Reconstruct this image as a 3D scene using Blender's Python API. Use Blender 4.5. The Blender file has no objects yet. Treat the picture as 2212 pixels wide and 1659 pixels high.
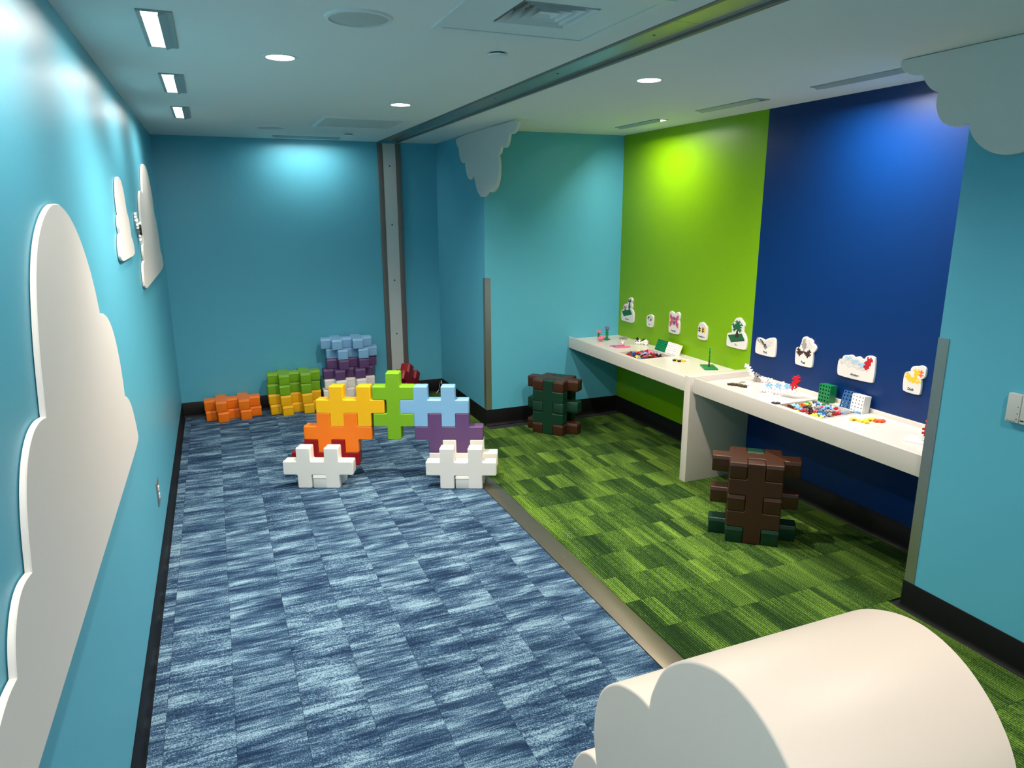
import bpy, bmesh, math, random
from mathutils import Matrix, Vector
random.seed(7)
scene = bpy.context.scene
COL = scene.collection

# ------------------------------------------------------------------ camera
CAM = Vector((0.4298, 0.0, 2.01))
def cam_axes(yaw, pitch, roll):
    f = Vector((math.sin(yaw)*math.cos(pitch), math.cos(yaw)*math.cos(pitch), -math.sin(pitch)))
    r = Vector((math.cos(yaw), -math.sin(yaw), 0)); u = r.cross(f)
    c, s = math.cos(roll), math.sin(roll)
    return c*r+s*u, -s*r+c*u, f
_r, _u, _f = cam_axes(.3945, .2405, -.0036)
cd = bpy.data.cameras.new('camera'); cam = bpy.data.objects.new('camera', cd); COL.objects.link(cam)
cd.sensor_width = 36.0; cd.sensor_fit = 'HORIZONTAL'; cd.lens = 1525.03/2212*36; cd.clip_start = .05; cd.clip_end = 60
cam.matrix_world = Matrix(((_r.x, _u.x, -_f.x, CAM.x), (_r.y, _u.y, -_f.y, CAM.y), (_r.z, _u.z, -_f.z, CAM.z), (0, 0, 0, 1)))
scene.camera = cam
# ------------------------------------------------------------------ world and exposure
w = bpy.data.worlds.new('world'); scene.world = w; w.use_nodes = True
w.node_tree.nodes['Background'].inputs[0].default_value = (.5, .55, .6, 1)
w.node_tree.nodes['Background'].inputs[1].default_value = 0.02
vs = scene.view_settings
vs.view_transform = 'Standard'; vs.look = 'None'; vs.gamma = 1.0; vs.use_curve_mapping = False
vs.exposure = 0.82
P_WASH, P_WASH_FAR, P_WASH_ALC, P_DOWN = 5.0, 4.2, 11.5, 150.0
WARM = (1.0, .86, .74); NEUT = (1.0, .93, .86)

# ------------------------------------------------------------------ dimensions
HC = 2.70; YF = 7.553; XG = 4.139; XN = 2.709; YN = 6.108; XR = 3.562; YR = 2.262; YGB = 4.175; YB = -2.6; HB = .155
PI = math.pi

# ------------------------------------------------------------------ helpers
def lin(c):
    return tuple(((v/255)/12.92 if v/255 <= .04045 else (((v/255)+.055)/1.055)**2.4) for v in c)
MATS = {}
def mat(name, rgb, rough=.5, metal=0.0, spec=.5, bump=0.0, bscale=200.0, var=0.0, vscale=4.0, emit=None, estr=0.0, coat=0.0):
    if name in MATS: return MATS[name]
    m = bpy.data.materials.new(name); m.use_nodes = True
    nt = m.node_tree; b = nt.nodes['Principled BSDF']
    c = lin(rgb)+(1,)
    b.inputs['Base Color'].default_value = c; b.inputs['Roughness'].default_value = rough
    b.inputs['Metallic'].default_value = metal; b.inputs['Specular IOR Level'].default_value = spec
    b.inputs['Coat Weight'].default_value = coat
    tc = nt.nodes.new('ShaderNodeTexCoord')
    if var > 0:
        n = nt.nodes.new('ShaderNodeTexNoise'); n.inputs['Scale'].default_value = vscale; n.inputs['Detail'].default_value = 3
        nt.links.new(tc.outputs['Object'], n.inputs['Vector'])
        mx = nt.nodes.new('ShaderNodeMix'); mx.data_type = 'RGBA'
        mx.inputs['A'].default_value = tuple(v*(1-var) for v in c[:3])+(1,); mx.inputs['B'].default_value = tuple(min(1, v*(1+var)) for v in c[:3])+(1,)
        nt.links.new(n.outputs['Fac'], mx.inputs['Factor']); nt.links.new(mx.outputs['Result'], b.inputs['Base Color'])
    if bump > 0:
        n = nt.nodes.new('ShaderNodeTexNoise'); n.inputs['Scale'].default_value = bscale; n.inputs['Detail'].default_value = 2
        nt.links.new(tc.outputs['Object'], n.inputs['Vector'])
        bp = nt.nodes.new('ShaderNodeBump'); bp.inputs['Strength'].default_value = bump; bp.inputs['Distance'].default_value = .002
        nt.links.new(n.outputs['Fac'], bp.inputs['Height']); nt.links.new(bp.outputs['Normal'], b.inputs['Normal'])
    if emit:
        b.inputs['Emission Color'].default_value = tuple(emit)+(1,); b.inputs['Emission Strength'].default_value = estr
    MATS[name] = m
    return m

def link(o, parent=None):
    COL.objects.link(o)
    if parent is not None: o.parent = parent
    return o
def mesh_obj(name, verts, faces, m, parent=None, smooth=False, sharp=35):
    me = bpy.data.meshes.new(name); me.from_pydata([tuple(v) for v in verts], [], faces); me.validate(); me.update()
    if m is not None: me.materials.append(m)
    if smooth: shade(me, sharp)
    return link(bpy.data.objects.new(name, me), parent)
def shade(me, sharp=35):
    for p in me.polygons: p.use_smooth = True
    me.set_sharp_from_angle(angle=math.radians(sharp))
    for p in me.polygons:
        if len(p.vertices) > 4: p.use_smooth = False
def bm_obj(name, bm, m, parent=None, smooth=False, sharp=35):
    bmesh.ops.recalc_face_normals(bm, faces=bm.faces)
    me = bpy.data.meshes.new(name); bm.to_mesh(me); bm.free()
    if m is not None: me.materials.append(m)
    if smooth: shade(me, sharp)
    return link(bpy.data.objects.new(name, me), parent)
def add_box(bm, x0, x1, y0, y1, z0, z1, bev=0.0):
    r = bmesh.ops.create_cube(bm, size=1.0)
    vs_ = r['verts']
    bmesh.ops.scale(bm, vec=(x1-x0, y1-y0, z1-z0), verts=vs_)
    bmesh.ops.translate(bm, vec=((x0+x1)/2, (y0+y1)/2, (z0+z1)/2), verts=vs_)
    if bev > 0:
        es = list({e for v in vs_ for e in v.link_edges})
        bmesh.ops.bevel(bm, geom=es, offset=bev, segments=2, affect='EDGES', profile=.6)
def box_obj(name, x0, x1, y0, y1, z0, z1, m, parent=None, bev=0.0):
    bm = bmesh.new(); add_box(bm, x0, x1, y0, y1, z0, z1, bev)
    return bm_obj(name, bm, m, parent, smooth=bev > 0)
def empty(name, loc=(0, 0, 0), parent=None):
    o = bpy.data.objects.new(name, None); o.empty_display_size = .05; o.location = loc
    return link(o, parent)
def tag(o, label, cat, group=None):
    o['label'] = label; o['category'] = cat
    if group: o['group'] = group
    return o
def struct(o):
    o['kind'] = 'structure'; return o
def frame_m(o, ex, ey, ez):
    ex, ey, ez = Vector(ex), Vector(ey), Vector(ez)
    return Matrix(((ex.x, ey.x, ez.x, o[0]), (ex.y, ey.y, ez.y, o[1]), (ex.z, ey.z, ez.z, o[2]), (0, 0, 0, 1)))
def disc_verts(r, n, z, cx=0, cy=0):
    return [(cx+r*math.cos(2*PI*i/n), cy+r*math.sin(2*PI*i/n), z) for i in range(n)]
def lathe_obj(name, prof, m, parent=None, n=40, loc=(0, 0, 0), smooth=True):
    """prof: list of (r,z); r=0 ends closed by a fan"""
    verts, faces = [], []
    rings = []
    for r, z in prof:
        if r <= 1e-6: rings.append([len(verts)]); verts.append((0, 0, z))
        else:
            rings.append(list(range(len(verts), len(verts)+n))); verts += disc_verts(r, n, z)
    for a, b in zip(rings[:-1], rings[1:]):
        for i in range(n):
            j = (i+1) % n
            if len(a) == 1: faces.append((a[0], b[j], b[i]))
            elif len(b) == 1: faces.append((a[i], a[j], b[0]))
            else: faces.append((a[i], a[j], b[j], b[i]))
    bm = bmesh.new()
    bv = [bm.verts.new(v) for v in verts]
    for f in faces:
        try: bm.faces.new([bv[i] for i in f])
        except ValueError: pass
    o = bm_obj(name, bm, m, parent, smooth); o.location = loc
    return o
def tube_obj(name, pts, r, m, parent=None, n=6):
    verts, faces = [], []
    P = [Vector(p) for p in pts]
    for i, p in enumerate(P):
        t = (P[min(i+1, len(P)-1)]-P[max(i-1, 0)]).normalized()
        a = t.cross(Vector((0, 0, 1)) if abs(t.z) < .9 else Vector((1, 0, 0))).normalized(); b = t.cross(a)
        for k in range(n):
            q = 2*PI*k/n; verts.append(p+a*(r*math.cos(q))+b*(r*math.sin(q)))
    for i in range(len(P)-1):
        for k in range(n):
            k2 = (k+1) % n; faces.append((i*n+k, i*n+k2, (i+1)*n+k2, (i+1)*n+k))
    faces.append(tuple(range(n))[::-1]); faces.append(tuple(range((len(P)-1)*n, len(P)*n)))
    return mesh_obj(name, verts, faces, m, parent, smooth=True)
# ---- 2-D outlines
def area2(p): return sum(p[i][0]*p[(i+1) % len(p)][1]-p[(i+1) % len(p)][0]*p[i][1] for i in range(len(p)))
def ccw(p): return p if area2(p) > 0 else p[::-1]
def round_poly(p, r, seg=3):
    out = []; n = len(p)
    for i in range(n):
        a, b, c = Vector(p[i-1]), Vector(p[i]), Vector(p[(i+1) % n])
        d1, d2 = (a-b), (c-b); rr = min(r, d1.length*.45, d2.length*.45)
        s, e = b+d1.normalized()*rr, b+d2.normalized()*rr
        for k in range(seg+1):
            t = k/seg; out.append(tuple((1-t)**2*s+2*t*(1-t)*b+t*t*e))
    return out
def chaikin(p, it=2, pin_angle=None):
    """corner cutting on a closed outline; sharp inward notches stay sharp"""
    p = ccw(p); n = len(p); pins = set()
    if pin_angle is not None:
        for i in range(n):
            a, b, c = Vector(p[i-1]), Vector(p[i]), Vector(p[(i+1) % n])
            u, v = b-a, c-b
            ang = math.degrees(math.atan2(u.x*v.y-u.y*v.x, u.dot(v)))
            if ang < -pin_angle: pins.add(tuple(p[i]))
    for _ in range(it):
        q = []
        for i in range(len(p)):
            a, b = p[i], p[(i+1) % len(p)]
            pa, pb = tuple(a) in pins, tuple(b) in pins
            if pa: q.append(tuple(a))
            else: q.append((a[0]*.75+b[0]*.25, a[1]*.75+b[1]*.25))
            if not pb: q.append((a[0]*.25+b[0]*.75, a[1]*.25+b[1]*.75))
        p = q
    return p
def offset_poly(p, d):
    n = len(p); out = []
    for i in range(n):
        a, b, c = Vector(p[i-1]), Vector(p[i]), Vector(p[(i+1) % n])
        u, v = (b-a), (c-b)
        if u.length < 1e-9: u = v
        if v.length < 1e-9: v = u
        u.normalize(); v.normalize()
        n1, n2 = Vector((u.y, -u.x)), Vector((v.y, -v.x))
        m_ = n1+n2
        k = max(.5, 1+n1.dot(n2))
        out.append(tuple(b+m_*(d/k)))
    return out
def extrude_mesh(name, p, rings):
    """p ccw outline; rings: list of (z, offset). caps at both ends"""
    bm = bmesh.new(); p = ccw(p); loops = []
    for z, d in rings:
        q = offset_poly(p, d) if abs(d) > 1e-9 else p
        loops.append([bm.verts.new((x, y, z)) for x, y in q])
    n = len(p)
    for a, b in zip(loops[:-1], loops[1:]):
        for i in range(n):
            j = (i+1) % n; bm.faces.new((a[i], a[j], b[j], b[i]))
    bm.faces.new(loops[0][::-1]); bm.faces.new(loops[-1])
    bmesh.ops.recalc_face_normals(bm, faces=bm.faces)
    me = bpy.data.meshes.new(name); bm.to_mesh(me); bm.free()
    return me

# ------------------------------------------------------------------ materials
TEAL = (86, 170, 194)
M_TEAL = mat('teal_paint', TEAL, rough=.42, spec=.4, bump=.12, bscale=260, var=.02, vscale=3)
M_GREEN = mat('lime_green_paint', (114, 162, 0), rough=.36, spec=.28, bump=.12, bscale=260)
M_BLUE = mat('royal_blue_paint', (2, 42, 96), rough=.36, spec=.28, bump=.12, bscale=260)
M_CEIL = mat('white_ceiling_paint', (226, 228, 226), rough=.8, spec=.2, bump=.05, bscale=300)
M_BASE = mat('black_rubber_base', (9, 9, 10), rough=.5, spec=.22)
M_WHITE = mat('white_laminate', (206, 199, 190), rough=.22, spec=.5)
M_TRIMW = mat('white_metal_trim', (222, 224, 224), rough=.4)
M_GTRIM = mat('grey_metal_trim', (158, 165, 165), rough=.35, spec=.5)
M_STEEL = mat('brushed_steel', (176, 172, 164), rough=.34, metal=.9, bump=.1, bscale=80, var=.06, vscale=12)
M_DSTEEL = mat('dark_steel_frame', (112, 106, 102), rough=.45, metal=.35, var=.05, vscale=10)
M_PLATE = mat('grey_metal_plate', (186, 192, 190), rough=.45, metal=.0, var=.04, vscale=8)
M_STRIP = mat('floor_metal_strip', (118, 112, 98), rough=.36, metal=.8, bump=.08, bscale=90, var=.08, vscale=14)
M_CLOUD = mat('white_cloud_board', (214, 210, 205), rough=.5)
M_VINYLW = mat('cream_vinyl', (232, 216, 202), rough=.5, bump=.05, bscale=500)
M_BLACK = mat('black_plastic', (12, 12, 12), rough=.5)
M_GREYP = mat('light_grey_plastic', (190, 192, 188), rough=.45)
M_LAMP = mat('lamp_lens', (255, 250, 240), rough=.5, emit=(1, .95, .88), estr=9.0)
M_REFL_GLOW = mat('glowing_white_reflector', (250, 248, 244), rough=.5, emit=(1, .96, .9), estr=1.2)  # emission imitates lamplight on the white housing, which is no lamp itself
M_CORD = mat('white_cord', (225, 225, 220), rough=.5)
VC = dict(white=(236, 232, 224), orange=(240, 120, 12), yellow=(238, 180, 6), green=(118, 172, 22), light_blue=(128, 178, 216),
          purple=(96, 66, 112), red=(140, 4, 18), brown=(58, 31, 17), dark_green=(5, 48, 32))
def vinyl(c): return mat('vinyl_'+c, VC[c], rough=.42, spec=.45, bump=.1, bscale=420, var=.015, vscale=9)

# carpets: pattern lives in each plank's own coordinates, shifted per plank
def carpet(name, dark, mid, light, blue):
    m = bpy.data.materials.new(name); m.use_nodes = True; nt = m.node_tree; N = nt.nodes; L = nt.links
    b = N['Principled BSDF']; b.inputs['Roughness'].default_value = .95; b.inputs['Specular IOR Level'].default_value = .1
    tc = N.new('ShaderNodeTexCoord'); oi = N.new('ShaderNodeObjectInfo')
    sh = N.new('ShaderNodeMath'); sh.operation = 'MULTIPLY'; sh.inputs[1].default_value = 37.0; L.new(oi.outputs['Random'], sh.inputs[0])
    cmb = N.new('ShaderNodeCombineXYZ')
    for i in range(3): L.new(sh.outputs[0], cmb.inputs[i])
    def noise(scale_xyz, detail=2.0, rough=.5, dist=0.0, shift=True):
        mp = N.new('ShaderNodeMapping'); mp.inputs['Scale'].default_value = scale_xyz
        L.new(tc.outputs['Object'], mp.inputs['Vector'])
        v = mp.outputs[0]
        if shift:
            ad = N.new('ShaderNodeVectorMath'); ad.operation = 'ADD'; L.new(v, ad.inputs[0]); L.new(cmb.outputs[0], ad.inputs[1]); v = ad.outputs[0]
        n = N.new('ShaderNodeTexNoise'); n.inputs['Scale'].default_value = 1.0; n.inputs['Detail'].default_value = detail
        n.inputs['Roughness'].default_value = rough; n.inputs['Distortion'].default_value = dist
        L.new(v, n.inputs['Vector']); return n.outputs['Fac']
    def math_(op, a, c, clamp=False):
        n = N.new('ShaderNodeMath'); n.operation = op; n.use_clamp = clamp
        for i, x in enumerate((a, c)):
            if isinstance(x, (int, float)): n.inputs[i].default_value = x
            else: L.new(x, n.inputs[i])
        return n.outputs[0]
    if blue:
        big = noise((3.2, 13.0, 0.01), 2.0, .5, .2)
        thin = noise((5.0, 62.0, 0.01), 2.0, .55, .25)
        fine = noise((22, 260, 1.0), 1.0)
        spk = noise((190, 240, 1.0), 1.0)
        s = math_('ADD', math_('MULTIPLY', big, .9), math_('MULTIPLY', thin, .72))
        s = math_('ADD', s, math_('MULTIPLY', fine, .36)); s = math_('ADD', s, math_('MULTIPLY', spk, .87))
        s = math_('ADD', math_('MULTIPLY', math_('SUBTRACT', s, 1.425), 1.5), .47)
    else:
        # blocks across the plank, ribs along y
        wn = N.new('ShaderNodeTexWhiteNoise'); wn.noise_dimensions = '3D'
        sp = N.new('ShaderNodeSeparateXYZ'); L.new(tc.outputs['Object'], sp.inputs[0])
        wob = noise((5, 0.01, 0.01), 1.0)
        xx = math_('ADD', math_('MULTIPLY', sp.outputs[0], 8.0), math_('MULTIPLY', wob, 4.0))
        xx = math_('ADD', xx, sh.outputs[0])
        fl = math_('FLOOR', xx, 0.0)
        cb = N.new('ShaderNodeCombineXYZ'); L.new(fl, cb.inputs[0]); L.new(sh.outputs[0], cb.inputs[1]); L.new(cb.outputs[0], wn.inputs['Vector'])
        big = noise((9.0, 1.6, .01), 1.0)
        thin = noise((70.0, 1.2, .01), 1.0)
        spk = noise((210, 150, 1.0), 1.0)
        rib = math_('SINE', math_('MULTIPLY', sp.outputs[0], 2*PI/.0125), 0.0)
        s = math_('ADD', math_('MULTIPLY', wn.outputs['Value'], .34), math_('MULTIPLY', big, .6))
        s = math_('ADD', s, math_('MULTIPLY', thin, .5)); s = math_('ADD', s, math_('MULTIPLY', spk, .85)); s = math_('ADD', s, math_('MULTIPLY', rib, .17))
        s = math_('ADD', math_('MULTIPLY', math_('SUBTRACT', s, 1.145), 1.25), .46)
    cr = N.new('ShaderNodeValToRGB'); e = cr.color_ramp.elements
    e[0].position = .12; e[0].color = lin(dark)+(1,); e[1].position = .92; e[1].color = lin(light)+(1,)
    k = e.new(.5); k.color = lin(mid)+(1,)
    L.new(s, cr.inputs[0]); L.new(cr.outputs[0], b.inputs['Base Color'])
    bp = N.new('ShaderNodeBump'); bp.inputs['Strength'].default_value = .5; bp.inputs['Distance'].default_value = .003
    L.new(spk, bp.inputs['Height']); L.new(bp.outputs[0], b.inputs['Normal'])
    return m
M_CBLUE = carpet('blue_streaked_carpet', (24, 42, 68), (54, 82, 110), (136, 168, 184), True)
M_CGREEN = carpet('green_ribbed_carpet', (20, 40, 18), (48, 78, 30), (112, 144, 52), False)
M_BACKING = mat('carpet_backing', (24, 28, 34), rough=.95)

# ================================================================== structure
floor = struct(box_obj('floor', -.1, 4.3, YB-.1, 7.7, -.1, -.008, M_BACKING))
plank_cache = {}
def plank(x0, x1, y0, y1, m):
    g = .0003
    w_, d_ = round(x1-x0-2*g, 4), round(y1-y0-2*g, 4)
    if w_ < .012 or d_ < .02: return
    key = (w_, d_, m.name)
    if key not in plank_cache:
        bm = bmesh.new(); c = .0015
        lo = [bm.verts.new((sx*w_/2, sy*d_/2, 0)) for sx, sy in ((-1, -1), (1, -1), (1, 1), (-1, 1))]
        md = [bm.verts.new((sx*w_/2, sy*d_/2, .008-c)) for sx, sy in ((-1, -1), (1, -1), (1, 1), (-1, 1))]
        hi = [bm.verts.new((sx*(w_/2-c*.6), sy*(d_/2-c*.6), .008)) for sx, sy in ((-1, -1), (1, -1), (1, 1), (-1, 1))]
        for a, b in ((lo, md), (md, hi)):
            for i in range(4): bm.faces.new((a[i], a[(i+1) % 4], b[(i+1) % 4], b[i]))
        bm.faces.new(hi)
        me = bpy.data.meshes.new('carpet_plank'); bm.to_mesh(me); bm.free(); me.materials.append(m); plank_cache[key] = me
    o = bpy.data.objects.new('carpet_plank', plank_cache[key]); link(o, floor)
    o.location = ((x0+x1)/2, (y0+y1)/2, -.008)
XS1, XS2 = 2.127, 2.253
PW, PL = .2605, 1.042
xs = [.012]+[.073+PW*i for i in range(8)]+[XS1-.002]
for i in range(len(xs)-1):
    y = YF-.012; off = (.35+.31*i*1.7) % PL
    y1 = y; y0 = y-(off if off > .1 else off+PL)
    while y1 > -1.2:
        plank(xs[i], xs[i+1], max(y0, -1.2), y1, M_CBLUE); y1 = y0; y0 = y1-PL
row = 0; yy = 2.592+PW*19
while yy > YF-.012: yy -= PW
ytop = YF-.012
bounds = [ytop]
while bounds[-1] > -.9:
    bounds.append(yy if len(bounds) == 1 else bounds[-1]-PW)
for r_ in range(len(bounds)-1):
    y1, y0 = bounds[r_], bounds[r_+1]
    xe = XN-.012 if (y0+y1)/2 > YN else (XG-.012 if (y0+y1)/2 > YR else XR-.012)
    off = (.2+.37*r_*1.3) % PL; x0 = XS2+.002; x1 = x0+(off if off > .12 else off+PL)
    while x0 < xe-.01:
        plank(x0, min(x1, xe), y0, y1, M_CGREEN); x0 = x1; x1 = x0+PL

# walls
def wall(name, x0, x1, y0, y1, m, z0=-.01, z1=HC+.3): return struct(box_obj(name, x0, x1, y0, y1, z0, z1, m))
T = .12
wall('wall_left', -T, 0, YB-T, YF+T, M_TEAL)
wall('wall_far', 0, XN+T, YF, YF+T, M_TEAL)
wall('wall_nook', XN, XN+T, YN, YF, M_TEAL)
wall('wall_alcove', XN+T, XG+T, YN, YN+T, M_TEAL)
wall('wall_green', XG, XG+T, YGB, YN, M_GREEN)
wall('wall_blue', XG, XG+T, YR, YGB, M_BLUE)
wall('wall_return', XR, XG+T, YR-T, YR, M_TEAL)
wall('wall_right', XR, XR+T, YB-T, YR-T, M_TEAL)
wall('wall_back', 0, XR, YB-T, YB, M_TEAL)
# baseboards with a coved toe: profile (distance from wall, height)
BP = [(0, HB), (.003, HB+.001), (.0055, HB-.003), (.006, .03), (.009, .012), (.016, .003), (.018, 0), (0, 0)]
def baseboard(name, a, b, nrm, m0=0.0, m1=0.0):
    """a,b: wall points (x,y); nrm: inward normal; m0/m1: mitre (+1 outer corner, -1 inner)"""
    a, b, n = Vector(a), Vector(b), Vector(nrm); t = (b-a).normalized()
    verts = []
    for p, mm in ((a, -m0), (b, m1)):
        for d, z in BP:
            q = p+n*d+t*(mm*d); verts.append((q.x, q.y, z))
    k = len(BP); faces = [(i, (i+1) % k, k+(i+1) % k, k+i) for i in range(k)]
    faces += [tuple(range(k))[::-1], tuple(range(k, 2*k))]
    bm = bmesh.new(); bv = [bm.verts.new(v) for v in verts]
    for f in faces: bm.faces.new([bv[i] for i in f])
    return struct(bm_obj(name, bm, M_BASE, None, True, 50))
baseboard('baseboard_left', (0, YB), (0, YF), (1, 0), 0, -1)
baseboard('baseboard_far', (0, YF), (XN, YF), (0, -1), -1, -1)
baseboard('baseboard_nook', (XN, YF), (XN, YN), (-1, 0), -1, 1)
baseboard('baseboard_alcove', (XN, YN), (XG, YN), (0, -1), 1, -1)
baseboard('baseboard_accent', (XG, YN), (XG, YR), (-1, 0), -1, -1)
baseboard('baseboard_return', (XG, YR), (XR, YR), (0, 1), -1, 1)
baseboard('baseboard_right', (XR, YR), (XR, YB), (-1, 0), 1, 0)

# ceiling with openings
WL = [(.262, .372, y, y+.60) for y in (1.725, 2.998, 4.271, 5.531, .452, -.82)]           # wall washers on the left
WF = [(1.05, 1.66, 7.235, 7.345)]
WA = [(3.705, 3.81, 4.93, 5.54), (3.705, 3.81, 3.82, 4.43), (3.705, 3.81, 2.75, 3.36)]
GR = [(1.475, 1.775, 2.395, 2.685)]
TR = [(2.085, 2.305, YB, YF)]
holes = WL+WF+WA+GR+TR
gx = sorted({0, XG+T}|{v for h in holes for v in h[:2]}); gy = sorted({YB, YF}|{v for h in holes for v in h[2:]})
bm = bmesh.new(); vcache = {}
def cv(x, y):
    if (x, y) not in vcache: vcache[(x, y)] = bm.verts.new((x, y, HC))
    return vcache[(x, y)]
for i in range(len(gx)-1):
    for j in range(len(gy)-1):
        cx, cy = (gx[i]+gx[i+1])/2, (gy[j]+gy[j+1])/2
        if any(h[0] < cx < h[1] and h[2] < cy < h[3] for h in holes): continue
        bm.faces.new((cv(gx[i], gy[j]), cv(gx[i], gy[j+1]), cv(gx[i+1], gy[j+1]), cv(gx[i+1], gy[j])))
me = bpy.data.meshes.new('ceiling'); bm.to_mesh(me); bm.free(); me.materials.append(M_CEIL)
ceiling = struct(link(bpy.data.objects.new('ceiling', me)))
box_obj('ceiling_slab', -.1, XG+T, YB, YF+.1, HC+.16, HC+.2, M_CEIL, ceiling)
# partition track: ceiling channel, wall jamb, floor strip
trk = struct(empty('trim_1', (2.195, YF, HC)))
def tbox(nm, x0, x1, y0, y1, z0, z1, m, par, b=0.0):
    o = box_obj(nm, x0, x1, y0, y1, z0, z1, m, None, b); o.parent = par; o.matrix_parent_inverse = Matrix.Translation(-Vector(par.location)); return o
tbox('track_rail', 2.083, 2.108, YB, YF-.003, HC-.004, HC+.06, M_DSTEEL, trk, .003)
tbox('track_rail', 2.282, 2.307, YB, YF-.003, HC-.004, HC+.06, M_DSTEEL, trk, .003)
tbox('track_lip', 2.270, 2.282, YB, YF-.003, HC+.006, HC+.02, M_STEEL, trk)
for k in range(8): tbox('track_plate', 2.108, 2.282, YB+k*1.27, min(YB+k*1.27+1.267, YF-.003), HC+.012, HC+.02, M_STEEL, trk)
for k in range(8):
    o = lathe_obj('screw', [(0, -.002), (.006, -.0015), (.007, 0)], M_BLACK, trk, 10); o.matrix_parent_inverse = Matrix.Translation(-Vector(trk.location)); o.location = (2.195, .9+k*.9, HC+.012)
jmb = struct(empty('trim_2', (2.2, YF, 0)))
tbox('jamb_frame', 2.083, 2.135, YF-.022, YF, .002, HC-.013, M_DSTEEL, jmb, .002)
tbox('jamb_frame', 2.267, 2.323, YF-.022, YF, .002, HC-.013, M_DSTEEL, jmb, .002)
tbox('jamb_plate', 2.135, 2.267, YF-.02, YF, .002, HC-.013, M_PLATE, jmb)
for z in (2.464, 1.872, 1.29, .71):
    o = lathe_obj('screw', [(0, .002), (.006, .0015), (.008, 0)], M_BLACK, jmb, 10); o.rotation_euler = (PI/2, 0, 0)
    o.matrix_parent_inverse = Matrix.Translation(-Vector(jmb.location)); o.location = (2.203, YF-.02, z)
stp = struct(empty('trim_3', (2.19, 3, 0)))
tbox('metal_strip', XS1, XS2, .9, YF-.024, -.008, .003, M_STRIP, stp, .001); tbox('metal_strip', XS1, XS2, YB, .898, -.008, .003, M_STRIP, stp, .001)
for k in range(9):
    o = lathe_obj('screw', [(0, .0012), (.004, .0008), (.005, 0)], M_DSTEEL, stp, 8); o.matrix_parent_inverse = Matrix.Translation(-Vector(stp.location)); o.location = (2.19, 1.15+k*.76, .003)
# corner guards
def guard(name, cx, cy, sx, sy, z0, z1, w=.052):
    bm = bmesh.new(); t = .003
    pts = [(0, 0), (sx*w, 0), (sx*w, -sy*t), (-sx*t, -sy*t), (-sx*t, sy*w), (0, sy*w)]
    lo = [bm.verts.new((cx+x, cy+y, z0)) for x, y in pts]; hi = [bm.verts.new((cx+x, cy+y, z1)) for x, y in pts]
    for i in range(6): bm.faces.new((lo[i], lo[(i+1) % 6], hi[(i+1) % 6], hi[i]))
    bm.faces.new(lo[::-1]); bm.faces.new(hi)
    return struct(bm_obj(name, bm, M_STEEL))
guard('trim_4', XN, YN, 1, 1, HB+.002, 1.412)
guard('trim_5', XR, YR, 1, -1, HB+.002, 1.422)

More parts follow.
